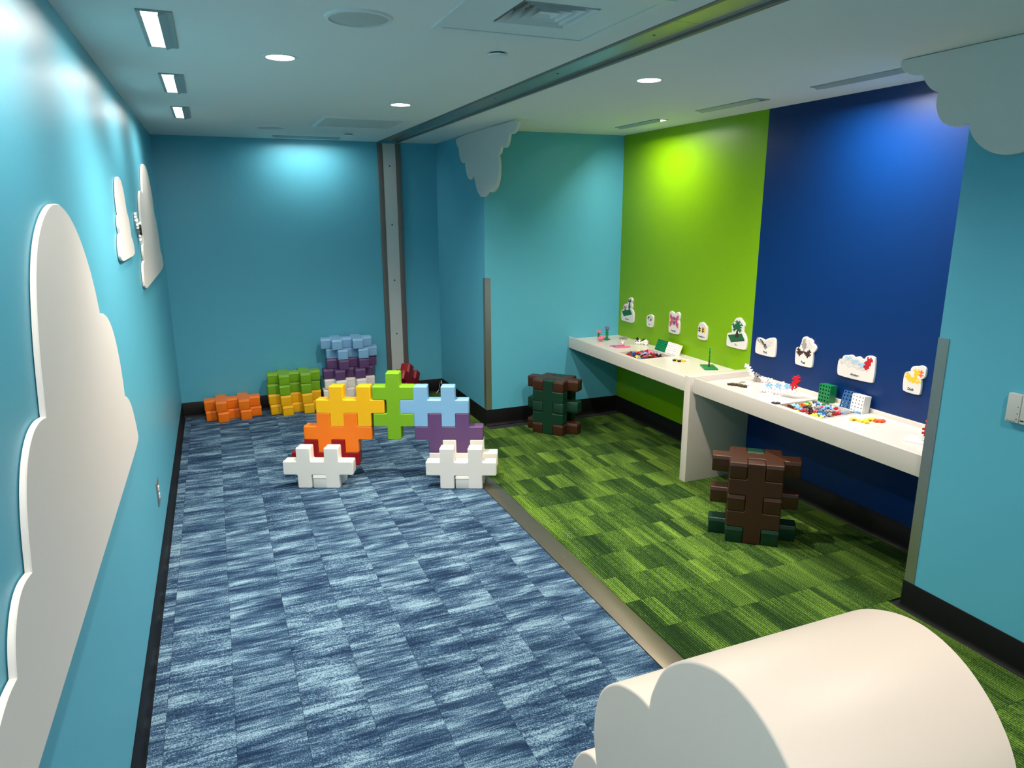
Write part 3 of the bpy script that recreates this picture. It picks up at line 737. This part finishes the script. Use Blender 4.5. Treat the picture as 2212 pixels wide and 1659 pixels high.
# toy models on the near table
model('toy_boat', 'brown toy boat with grey mast and white sail lying on near table', 'toy', (3.775, 3.99, Z2S+.001), (.46, -.89, 0), (.89, .46, 0),
      [('H', 0, 0, 'brown'), ('H', 1, 2, 'brown'), ('H', 8, 0, 'brown'), ('H', 7, 2, 'brown'), ('H', 4, 1, 'brown'), ('V', 5, 4, 'grey'), ('V', 5, 8, 'grey'), ('H', 7, 5, 'white'), ('V', 8, 8, 'white'), ('V', 10, 6, 'white')])
bd = model('toy_bird', 'white toy bird with dark grey body and raised wings on near table', 'toy', (4.05, 4.00, Z2S+.012), VR, (0, 0, 1), [('V', -1, 0, 'grey', .4), ('H', -2, 1, 'grey', -1), ('H', -1, -1, 'grey', 1)])
for sgn, tipd in ((-1, Vector((-.35, .35, .72))), (1, Vector((.5, -.72, -.08)))):
    d = tipd.normalized(); n_ = VD; e2 = n_.cross(d).normalized()
    for k in range(4):
        p = bpy.data.objects.new('puzzle_piece', mini_mesh('white')); link(p, bd)
        p.matrix_local = frame_m(d*(k*.022+.008)+e2*(-.016+(.006 if k % 2 else 0))+Vector((0, 0, .012)), d, e2, d.cross(e2))
model('toy_airplane', 'toy airplane in white and light blue with red tail on near table', 'toy', (3.865, 3.745, Z2S+.003), (.30, -.95, .06), (0, .05, 1),
      [('H', 0, 0, 'white'), ('V', 4, -1+1, 'white'), ('H', 6, 0, 'white'), ('V', 10, 0, 'white'), ('H', 12, 0, 'white'), ('H', 16, 1, 'white'),
       ('H', 4, 3, 'light_blue'), ('V', 8, 2.5, 'white', .05), ('H', 10, 3.5, 'light_blue'), ('V', 14, 3, 'white', .05), ('H', 16, 4, 'light_blue'),
       ('V', 20, 3, 'red'), ('V', 22, 5, 'red'), ('V', 21, 7, 'red'), ('V', 23, 8, 'red'), ('H', 19, 1.6, 'white')])
model('toy_airplane_wing', 'flat white toy wing lying before the toy airplane on near table', 'toy', (3.80, 3.66, Z2S+.001), (.35, -.93, 0), (.93, .35, 0), [('H', 0, 0, 'white'), ('H', 4, 1, 'white'), ('V', 8, 0, 'white'), ('V', 1, 3, 'white')])
model('toy_duck', 'yellow toy duck with orange beak lying flat on near table', 'toy', (3.865, 2.985, Z2S+.001), (.35, -.93, 0), (.93, .35, 0),
      [('V', 0, 0, 'yellow'), ('H', 1, 1, 'yellow'), ('H', 5, 0, 'yellow'), ('V', 6, 3, 'yellow'), ('V', 7, 6, 'yellow'), ('H', 8, 8, 'yellow'), ('V', 10, 6, 'orange'), ('V', 12, 7, 'orange')])
cf = model('toy_campfire', 'red and yellow toy campfire on white plate at the near table end', 'toy', (3.90, 2.53, Z2S+.014), VR, (0, 0, 1),
           [('V', 0, 2, 'red'), ('V', 2, 3, 'red', .3), ('V', 1, 6, 'orange'), ('V', 2, 9, 'yellow'), ('H', -1, 0, 'white', 1), ('V', 4, 4, 'orange', .5)])
pb = plate_part(cf, -.07, .14, -.06, .06, -.014, -.001, 'white'); pb.rotation_euler = (0, 0, -1.2)

# ================================================================== wall signs
def poly_plate(name, pts, z0, z1, m, parent=None, m4=None, bev=.0015):
    p = ccw(pts)
    me = extrude_mesh(name, p, [(z0, 0), (z1-bev, 0), (z1, -bev)] if bev else [(z0, 0), (z1, 0)])
    me.materials.append(m); shade(me, 30)
    o = link(bpy.data.objects.new(name, me), parent)
    if m4 is not None: o.matrix_local = m4
    return o
def text_mesh(body, wd, ht, m):
    cu = bpy.data.curves.new('lettering', 'FONT'); cu.body = body; cu.size = 1.0; cu.offset = .035; cu.extrude = .0
    o = bpy.data.objects.new('lettering', cu); COL.objects.link(o)
    dg = bpy.context.evaluated_depsgraph_get(); dg.update()
    me = bpy.data.meshes.new_from_object(o.evaluated_get(dg))
    bpy.data.objects.remove(o); bpy.data.curves.remove(cu)
    xs_ = [v.co.x for v in me.vertices]; ys_ = [v.co.y for v in me.vertices]
    w0, h0 = max(xs_)-min(xs_), max(ys_)-min(ys_); ax, ay = min(xs_), min(ys_)
    for v in me.vertices: v.co = ((v.co.x-ax)/w0*wd, (v.co.y-ay)/h0*ht, 0)
    me.materials.clear(); me.materials.append(m); me.name = 'lettering'; return me
PRN = dict(P=(196, 74, 106), V=(92, 84, 128), K=(20, 18, 18), Y=(238, 186, 40), G=(14, 92, 50), B=(56, 30, 26), L=(150, 192, 214), R=(178, 16, 38), O=(230, 104, 50),
           S=(150, 144, 140), W=(244, 242, 238), D=(52, 40, 58), N=(70, 68, 66), o=(206, 203, 198), T=(12, 52, 72))
def prn(k): return mat('print_'+k, PRN[k], rough=.45)
SIGN_T = .014
SIGNS = {
'Flowers': [(6.043,1.044), (6.025,1.054), (5.997,1.060), (6.004,1.079), (6.002,1.095), (5.987,1.114), (5.954,1.123), (5.932,1.115), (5.921,1.135), (5.926,1.164), (5.915,1.180), (5.873,1.194), (5.842,1.179), (5.840,1.157), (5.851,1.140), (5.837,1.109), (5.850,1.081), (5.834,1.070), (5.813,1.047), (5.812,0.962), (5.826,0.949), (5.844,0.946), (6.018,0.946), (6.039,0.954)],
'Cow': [(5.590,1.038), (5.577,1.055), (5.539,1.070), (5.506,1.072), (5.480,1.059), (5.476,1.044), (5.478,0.965), (5.496,0.950), (5.558,0.950), (5.584,0.959)],
'Butterfly': [(5.232,1.128), (5.206,1.147), (5.180,1.140), (5.154,1.127), (5.121,1.143), (5.096,1.148), (5.073,1.133), (5.075,1.095), (5.085,1.076), (5.071,1.052), (5.073,0.963), (5.091,0.947), (5.214,0.948), (5.231,0.956), (5.234,1.034), (5.221,1.063), (5.230,1.077)],
'Bumblebee': [(4.814,1.058), (4.807,1.074), (4.800,1.092), (4.779,1.105), (4.745,1.107), (4.728,1.091), (4.701,1.079), (4.692,1.065), (4.693,0.973), (4.707,0.958), (4.796,0.958), (4.814,0.970)],
'Tree': [(4.445,1.057), (4.432,1.068), (4.387,1.079), (4.392,1.107), (4.399,1.128), (4.393,1.147), (4.373,1.162), (4.362,1.186), (4.347,1.198), (4.310,1.207), (4.289,1.193), (4.256,1.169), (4.251,1.152), (4.261,1.130), (4.260,1.101), (4.219,1.066), (4.215,0.979), (4.230,0.962), (4.433,0.961), (4.445,0.971)],
'Bird': [(4.113,1.066), (4.097,1.085), (4.077,1.088), (4.020,1.077), (4.002,1.090), (3.954,1.108), (3.927,1.108), (3.911,1.091), (3.906,0.978), (3.921,0.963), (4.099,0.962), (4.117,0.974)],
'Boat': [(3.716,1.070), (3.705,1.081), (3.679,1.087), (3.676,1.106), (3.666,1.121), (3.667,1.142), (3.652,1.162), (3.632,1.167), (3.616,1.159), (3.587,1.158), (3.567,1.143), (3.567,1.129), (3.546,1.121), (3.534,1.102), (3.539,1.081), (3.556,1.067), (3.554,0.973), (3.565,0.958), (3.698,0.957), (3.714,0.968)],
'Airplane': [(3.344,1.052), (3.330,1.067), (3.314,1.073), (3.307,1.092), (3.289,1.101), (3.266,1.103), (3.252,1.111), (3.233,1.108), (3.224,1.100), (3.206,1.102), (3.192,1.111), (3.177,1.109), (3.165,1.100), (3.140,1.102), (3.137,1.116), (3.120,1.129), (3.084,1.132), (3.061,1.117), (3.058,0.975), (3.074,0.961), (3.323,0.957), (3.343,0.970)],
'Duck': [(2.859,1.066), (2.845,1.085), (2.819,1.091), (2.819,1.109), (2.804,1.126), (2.771,1.131), (2.760,1.138), (2.740,1.138), (2.721,1.123), (2.721,1.084), (2.733,1.064), (2.748,1.059), (2.740,1.048), (2.738,0.974), (2.750,0.962), (2.844,0.964), (2.857,0.978)]}
TXT = dict(Flowers=((5.957, .982), (5.897, .965)), Cow=((5.555, .984), (5.52, .97)), Butterfly=((5.189, .982), (5.12, .961)), Bumblebee=((4.8, .993), (4.715, .976)), Tree=((4.345, .997), (4.312, .98)),
           Bird=((4.027, .998), (3.991, .981)), Boat=((3.654, .994), (3.617, .976)), Airplane=((3.236, .995), (3.168, .977)), Duck=((2.821, .996), (2.781, .98)))
# pictures as cell charts: (rows, left y, top z, cell)
PIC = {
'Cow': [("..KK.oo", 5.574, 1.048, .0115), ],
'Butterfly': [], }
CH = {
'Cow': (["..KK..oo", ".oKKo..o", "oKK..oo.", "oK....Ko", ".oK..KKo", "..oo.KK.", "...oo..."], 5.576, 1.051, .0100, .0062),
'Butterfly': ([".P.........P.", "PPP.......PPP", ".PPP.V.V.PPP.", "PPPPPVVVPPPPP", ".PPPPVVVPPPP.", "..PPP.V.PPP..", "..PPPPVPPPP..", ".PPPPVVVPPPP.", "PPPP.VVV.PPPP", ".PPP.V.V.PPP.", "PPP.......PPP", ".P.........P."], 5.223, 1.122, .0108, .0098),
'Bumblebee': (["..o..o...", ".ooo.ooo.", "..o...o..", ".K.Y.K.Y.", "KKKYYKKYY", ".KYY.KYY.", "KKKYYKKYY", ".K.Y.K.Y."], 4.808, 1.092, .0109, .0092),
'Boat': ([".....S......", "....SSo.o...", "....SSooo...", "....SSSo.o..", "...SSSSoooo.", "....SSSo.o..", "....SSS.....", ".B...S...B..", "BBB..S..BBB.", ".BBBBBBBBB..", "BBBBB.BBBBB.", ".BBB...BBB..", "..B.....B..."], 3.706, 1.152, .0122, .0100),
'Airplane': (["....................R.R.", "....................RRRR", ".....L.L.o..........RRRR", "....LLLLLo..o......RRRR.", ".....LLL.oLLLLo...RRRRR.", "o..oo.o.oLLLL.oLLLLRRRR.", "oooo.oo.o.LL.oLLLLRRRR..", ".o.oooo.oooo.oo.LLRRRR..", "..o...oooo.oooo.o.oRR...", ".......o.....o.oooo.o..."], 3.334, 1.12, .0106, .0092),
'Duck': (["......Y.Y.O.", ".....YYYYOOO", "......YYY.O.", ".Y....YYYOOO", "YYY...YY..O.", ".YYY..YY....", "YYYYYYYYY...", ".YYYYYYY.Y..", "..YYYYYYYYY.", "...Y.YY.Y..."], 2.849, 1.112, .0096, .0086),
'Bird': (["NS............o.", "SooNS......o.oo.", ".NoSNN...o.oo.o.", "..SoSNN.oo.o.oo.", "....oSNNNo.oo...", "......oNNSo.....", ".......NSN......", "........N......."], 4.106, 1.09, .0113, .0098)}
def sign(word, label):
    pts = SIGNS[word]; cy = sum(p[0] for p in pts)/len(pts); zb = min(p[1] for p in pts)
    root = tag(empty('wall_sign', (XG, cy, zb)), label, 'sign', 'cut-out picture signs above the tables')
    FR = frame_m((0, 0, 0), (0, -1, 0), (0, 0, 1), (-1, 0, 0))
    def q(p): return (-(p[0]-cy), p[1]-zb)
    poly_plate('board', chaikin([q(p) for p in pts], 2, 38), 0, SIGN_T, M_CLOUD, root, FR, .002)
    zz = SIGN_T+.0004
    def cells(rows, yl, zt, cw, chh):
        by = {}
        for j, r in enumerate(rows):
            for i, c in enumerate(r):
                if c != '.': by.setdefault(c, []).append((i, j))
        for c, lst in by.items():
            vv, ff = [], []
            if c == 'o':
                st = set(lst); lw = .0007
                for i, j in lst:
                    x0, z0 = q((yl-i*cw, zt-(j+1)*chh)); x1, z1 = x0+cw, z0+chh
                    for nb, r in (((i-1, j), (x0-lw, z0-lw, x0+lw, z1+lw)), ((i+1, j), (x1-lw, z0-lw, x1+lw, z1+lw)), ((i, j-1), (x0-lw, z1-lw, x1+lw, z1+lw)), ((i, j+1), (x0-lw, z0-lw, x1+lw, z0+lw))):
                        if nb in st: continue
                        k = len(vv); vv += [(r[0], r[1], zz), (r[2], r[1], zz), (r[2], r[3], zz), (r[0], r[3], zz)]; ff.append((k, k+1, k+2, k+3))
                o = mesh_obj('picture', vv, ff, prn('S'), root); o.matrix_local = FR
                continue
            for i, j in lst:
                x0, z0 = q((yl-i*cw, zt-(j+1)*chh)); g = cw*.04
                a = .06 if c != 'o' else .0
                k = len(vv)
                vv += [(x0, z0, zz), (x0+cw, z0, zz), (x0+cw, z0+chh, zz), (x0, z0+chh, zz)]; ff.append((k, k+1, k+2, k+3))
            o = mesh_obj('picture', vv, ff, prn(c), root); o.matrix_local = FR
    if word in CH: cells(*CH[word])
    def patch(poly, c, dz=0.0):
        vv = [(q(p)[0], q(p)[1], zz+dz) for p in poly]
        o = mesh_obj('picture', vv, [tuple(range(len(vv)))], prn(c), root); o.matrix_local = FR
    if word == 'Flowers':
        patch([(6.03, 1.041), (5.874, 1.072), (5.838, 1.03), (5.989, .992)][::-1], 'G')
        patch([(5.905, 1.13), (5.878, 1.13), (5.882, 1.05), (5.905, 1.052)], 'G', .0003); patch([(5.91, 1.105), (5.866, 1.105), (5.87, 1.09), (5.91, 1.09)], 'G', .0004)
        patch([(5.978, 1.07), (5.955, 1.07), (5.945, 1.032), (5.985, 1.032)], 'G', .0003)
        cells(["D.D", "DDD", ".D."], 5.915, 1.172, .0165, .014); cells(["P.P", "PPP", ".P."], 5.99, 1.1, .0155, .0125)
    if word == 'Tree':
        patch([(4.432, 1.051), (4.274, 1.088), (4.237, 1.043), (4.393, 1.005)], 'G'); 
        patch([(4.393, 1.005), (4.237, 1.043), (4.238, 1.035), (4.394, .998)], 'D', .0001)
        cells(["....G.G...", "...GGGGG..", "....GGG.G.", ".G.GGGGGGG", "GGGGGGGG..", ".GGGGGGGG.", ".GGGGGGG..", "..GGGGGGG.", ".GGG.BGGG.", "..G..B.G.."], 4.394, 1.182, .0128, .0092)
        patch([(4.334, 1.1), (4.318, 1.1), (4.303, 1.05), (4.35, 1.047)], 'B', .0004)
    (ya, za), (yb, zc) = TXT[word]
    me = text_mesh(word, ya-yb, za-zc, prn('T')); o = link(bpy.data.objects.new('lettering', me), root)
    x_, z_ = q((ya, zc)); o.matrix_local = FR @ Matrix.Translation((x_, z_, zz+.0004))
sign('Flowers', 'white cut-out wall sign reading Flowers with two flowers on a green base')
sign('Cow', 'small white cut-out wall sign reading Cow with black and white pieces')
sign('Butterfly', 'white cut-out wall sign reading Butterfly with a pink and purple butterfly')
sign('Bumblebee', 'white cut-out wall sign reading Bumblebee with black and yellow pieces')
sign('Tree', 'white cut-out wall sign reading Tree with a green tree on a base')
sign('Bird', 'white cut-out wall sign reading Bird with grey spread wings')
sign('Boat', 'white cut-out wall sign reading Boat with brown hull and grey mast')
sign('Airplane', 'widest white cut-out wall sign reading Airplane with light blue and red pieces')
sign('Duck', 'white cut-out wall sign reading Duck with yellow pieces and orange beak')

# ================================================================== clouds
def wall_cloud(name, pts, x, nx, thick, label, group, pin=22):
    """pts in (y,z) on a wall at x whose room side is nx (+1/-1)"""
    cy = sum(p[0] for p in pts)/len(pts); zb = min(p[1] for p in pts)
    x += nx*.003
    if nx > 0: FR = frame_m((x, cy, zb), (0, 1, 0), (0, 0, 1), (1, 0, 0)); q = [(p[0]-cy, p[1]-zb) for p in pts]
    else: FR = frame_m((x, cy, zb), (0, -1, 0), (0, 0, 1), (-1, 0, 0)); q = [(-(p[0]-cy), p[1]-zb) for p in pts]
    c = poly_plate(name, chaikin(q, 3, pin), 0, thick, M_CLOUD, None, FR, .0025)
    return tag(c, label, 'cloud board', group)
bigL = [(2.484, 2.037), (2.39, 2.026), (2.27, 1.988), (2.162, 1.926), (2.09, 1.845), (2.037, 1.75), (1.998, 1.65), (1.966, 1.526), (1.905, 1.535), (1.831, 1.53), (1.769, 1.507), (1.718, 1.47), (1.677, 1.415), (1.65, 1.352), (1.63, 1.278), (1.579, 1.286), (1.53, 1.282), (1.491, 1.264), (1.456, 1.235), (1.433, 1.199), (1.421, 1.165), (1.36, 1.17), (1.28, 1.155), (1.2, 1.12), (1.14, 1.06), (1.12, .99), (1.13, .945)]
bigR = [(2.59, 2.031), (2.722, 1.992), (2.845, 1.92), (2.95, 1.817), (3.01, 1.72), (3.037, 1.638), (3.143, 1.628), (3.248, 1.59), (3.336, 1.52), (3.39, 1.42), (3.41, 1.32), (3.405, 1.226), (3.481, 1.21), (3.572, 1.155), (3.635, 1.075), (3.672, .99), (3.68, .945), (3.3, .944), (2.6, .944), (1.9, .944)]
wall_cloud('cloud_board', bigL[::-1]+bigR, 0, 1, .013, 'largest white cloud board on the left wall, nearest the camera', 'cloud boards on the left wall')
c2 = [(4.30, 2.19), (4.23, 2.182), (4.17, 2.155), (4.13, 2.10), (4.115, 2.04), (4.122, 1.997), (4.082, 1.996), (4.048, 1.975), (4.04, 1.94), (4.055, 1.908), (4.01, 1.9), (3.968, 1.872), (3.942, 1.827), (3.951, 1.772), (4.2, 1.77), (4.649, 1.77), (4.655, 1.811), (4.62, 1.855), (4.56, 1.878), (4.565, 1.93), (4.54, 1.985), (4.478, 2.015), (4.475, 2.08), (4.44, 2.145), (4.37, 2.183)]
wall_cloud('cloud_board', c2, 0, 1, .013, 'small white cloud board on left wall, left of the grey ornament', 'cloud boards on the left wall')
c3 = [(6.15, 2.362), (6.02, 2.35), (5.90, 2.31), (5.82, 2.25), (5.76, 2.18), (5.735, 2.14), (5.60, 2.157), (5.48, 2.14), (5.39, 2.082), (5.345, 1.99), (5.322, 1.89), (5.318, 1.808), (5.249, 1.806), (5.20, 1.775), (5.195, 1.735), (5.213, 1.704), (5.11, 1.702), (5.04, 1.665), (5.0, 1.595), (5.02, 1.53), (5.5, 1.53), (7.02, 1.53), (7.02, 1.6), (6.95, 1.655), (6.85, 1.68), (6.86, 1.78), (6.82, 1.89), (6.73, 1.97), (6.65, 2.0), (6.66, 2.10), (6.60, 2.21), (6.48, 2.30), (6.32, 2.35)]
wall_cloud('cloud_board', c3, 0, 1, .013, 'tall white cloud board on left wall nearest the far corner', 'cloud boards on the left wall')
c4 = [(6.789, 2.698), (6.785, 2.645), (6.755, 2.612), (6.712, 2.592), (6.705, 2.545), (6.68, 2.495), (6.635, 2.457), (6.585, 2.444), (6.533, 2.446), (6.518, 2.38), (6.475, 2.318), (6.405, 2.286), (6.335, 2.297), (6.289, 2.322), (6.262, 2.255), (6.214, 2.186), (6.145, 2.141), (6.078, 2.126), (6.0, 2.14), (5.938, 2.180), (5.87, 2.163), (5.798, 2.173), (5.732, 2.21), (5.688, 2.276), (5.674, 2.355), (5.684, 2.417), (5.703, 2.460), (5.655, 2.47), (5.630, 2.519), (5.577, 2.504), (5.517, 2.51), (5.476, 2.545), (5.453, 2.603), (5.389, 2.596), (5.322, 2.612), (5.28, 2.65), (5.271, 2.698)]
wall_cloud('cloud_board', c4, XN, -1, .024, 'white cloud board hanging from ceiling at the teal corner with lobed lower edge', 'cloud boards hanging at the ceiling')
c5 = [(2.60, 2.698), (2.628, 2.698), (2.636, 2.68), (2.617, 2.65), (2.576, 2.626), (2.542, 2.615), (2.508, 2.612), (2.496, 2.588), (2.47, 2.557), (2.441, 2.536), (2.416, 2.526), (2.424, 2.497), (2.415, 2.448), (2.391, 2.405), (2.357, 2.379), (2.316, 2.367), (2.278, 2.367), (2.252, 2.376), (2.234, 2.33), (2.2, 2.288), (2.154, 2.255), (2.107, 2.236), (2.058, 2.229), (2.0, 2.234), (1.94, 2.262), (1.90, 2.305), (1.878, 2.36), (1.82, 2.345), (1.75, 2.36), (1.70, 2.41), (1.69, 2.47), (1.70, 2.52), (1.63, 2.52), (1.56, 2.56), (1.53, 2.63), (1.53, 2.698)]
wall_cloud('cloud_board', c5, XR, -1, .024, 'white cloud board hanging from ceiling at the right wall before the blue wall', 'cloud boards hanging at the ceiling')
# foreground cloud seat, extruded along x
PROF = [(1.73, .0), (1.735, .10), (1.735, .19), (1.722, .24), (1.708, .28), (1.688, .317), (1.656, .357), (1.619, .383), (1.585, .394), (1.566, .385), (1.585, .45), (1.588, .494), (1.585, .542), (1.575, .592), (1.559, .636), (1.534, .674), (1.509, .70), (1.476, .727), (1.444, .746), (1.405, .761), (1.367, .771), (1.338, .775), (1.312, .772),
        (1.306, .81), (1.298, .831), (1.287, .859), (1.272, .893), (1.249, .929), (1.222, .957), (1.193, .982), (1.165, 1.002), (1.137, 1.016), (1.109, 1.028), (1.067, 1.041), (1.019, 1.047), (.974, 1.042), (.93, 1.029), (.887, 1.007), (.851, .98), (.814, .944), (.775, .89), (.75, .83), (.74, .77), (.72, .70), (.67, .715), (.60, .70), (.54, .66), (.505, .60), (.50, .53), (.515, .46), (.46, .44), (.41, .39), (.39, .32), (.39, .1), (.395, .0)]
def cloud_sofa():
    cy = 1.1
    pts = [(-(y-cy), z) for y, z in PROF]                        # local x = -(y), local y = z ; local z = -x world
    pts = chaikin(pts, 2, 25)
    x0, x1 = 1.352, 1.915; d = x1-x0; b = .007
    rings = [(0, -b), (b*.12, -b*.55), (b*.45, -b*.18), (b, 0), (d-b, 0), (d-b*.45, -b*.18), (d-b*.12, -b*.55), (d, -b)]
    me = extrude_mesh('cushion', pts, rings)
    # split: top/side cover and end panels are one padded body; end seams as cords
    me.materials.append(M_VINYLW); shade(me, 50)
    root = tag(empty('cloud_sofa', (x1, cy, 0)), 'large padded cream cloud-shaped sofa in the near right foreground', 'sofa')
    o = link(bpy.data.objects.new('cushion', me), root); o.matrix_local = frame_m((0, 0, 0), (0, -1, 0), (0, 0, 1), (-1, 0, 0))
    return root
cloud_sofa()

# ================================================================== small wall things
th = tag(empty('thermostat', (XR, 1.84, 1.18)), 'light grey wall control with small arrow buttons at the right edge', 'wall control')
def tb(nm, y0, y1, z0, z1, d, m, bev=.003, d0=0.0):
    o = box_obj(nm, -d, -d0, y0, y1, z0, z1, m, th, bev); return o
tb('cover', -.0, .056, -.0625, .0625, .022, M_GREYP); tb('cover', -.066, -.002, -.0625, .0625, .020, M_GREYP)
for z, up in ((.008, 1), (-.022, -1)):
    vv = [(-.0224, .011, z-up*.0025), (-.0224, .005, z-up*.0025), (-.0224, .008, z+up*.003)]
    mesh_obj('arrow_button', vv, [(0, 1, 2)], M_BLACK, th)
o = lathe_obj('button', [(0, .0014), (.003, .001), (.0035, 0)], mat('grey_button', (110, 112, 112)), th, 14); o.rotation_euler = (0, -PI/2, 0); o.location = (-.022, .009, -.046)
tb('print_line', .010, .050, -.0585, -.0565, .0224, mat('grey_print', (90, 92, 92)), 0, .0215)
tb('slot', -.022, -.006, -.052, -.046, .0204, M_BLACK, 0, .019)

ol = tag(empty('wall_outlet', (0, 4.345, .427)), 'steel wall outlet plate with two sockets low on the left wall', 'outlet')
bm = bmesh.new(); add_box(bm, 0, .006, -.058, .058, -.072, .072, .002); bm_obj('plate', bm, M_STEEL, ol, True)
for z in (.022, -.022):
    bm = bmesh.new(); add_box(bm, .006, .011, -.018, .018, z-.015, z+.015, .003); sk = bm_obj('socket', bm, mat('white_socket', (228, 226, 222), rough=.35), ol, True)
    for dy in (-.006, .006):
        bm = bmesh.new(); add_box(bm, .0108, .0113, dy-.0012, dy+.0012, z-.005, z+.005); bm_obj('slot', bm, M_BLACK, sk)
# ornament between the left-wall clouds
orn = tag(empty('wall_ornament', (0, 5.08, 1.92)), 'small white and dark grey ornament on left wall between two clouds', 'ornament')
def orn_piece(c, y, z, a, dx, k=1.15):
    p = bpy.data.objects.new('wing' if c == 'white' else 'body', mini_mesh(c)); link(p, orn)
    p.matrix_local = Matrix.Translation((dx, y, z)) @ Matrix.Rotation(a, 4, 'X') @ frame_m((0, 0, 0), (0, 1, 0), (0, 0, 1), (1, 0, 0)) @ Matrix.Scale(k, 4) @ Matrix.Translation((-2.5*u, -1.5*u, 0))
for k, (c, y, z, a, dx) in enumerate([('white', -.06, .06, .9, .004), ('white', -.09, .02, 1.2, .012), ('grey', 0, 0, 1.4, .004), ('black', .02, -.02, 1.5, .016), ('white', .06, -.05, .7, .004), ('white', .09, .0, 1.1, .012), ('white', .02, -.07, 1.5, .01)]):
    orn_piece(c, y, z, a, dx)
# cord by the nook corner
cp = [(2.62, YF-.05, .004), (2.655, YF-.045, .03), (2.662, YF-.04, .09), (2.672, YF-.036, .118), (2.684, YF-.036, .105), (2.69, YF-.03, .14), (2.695, YF-.03, .12), (2.697, YF-.035, .05), (2.69, YF-.06, .004), (2.66, YF-.12, .004)]
tag(tube_obj('power_cord', cp, .0035, M_CORD), 'thin white cord looped against the black baseboard in the nook corner', 'cord')
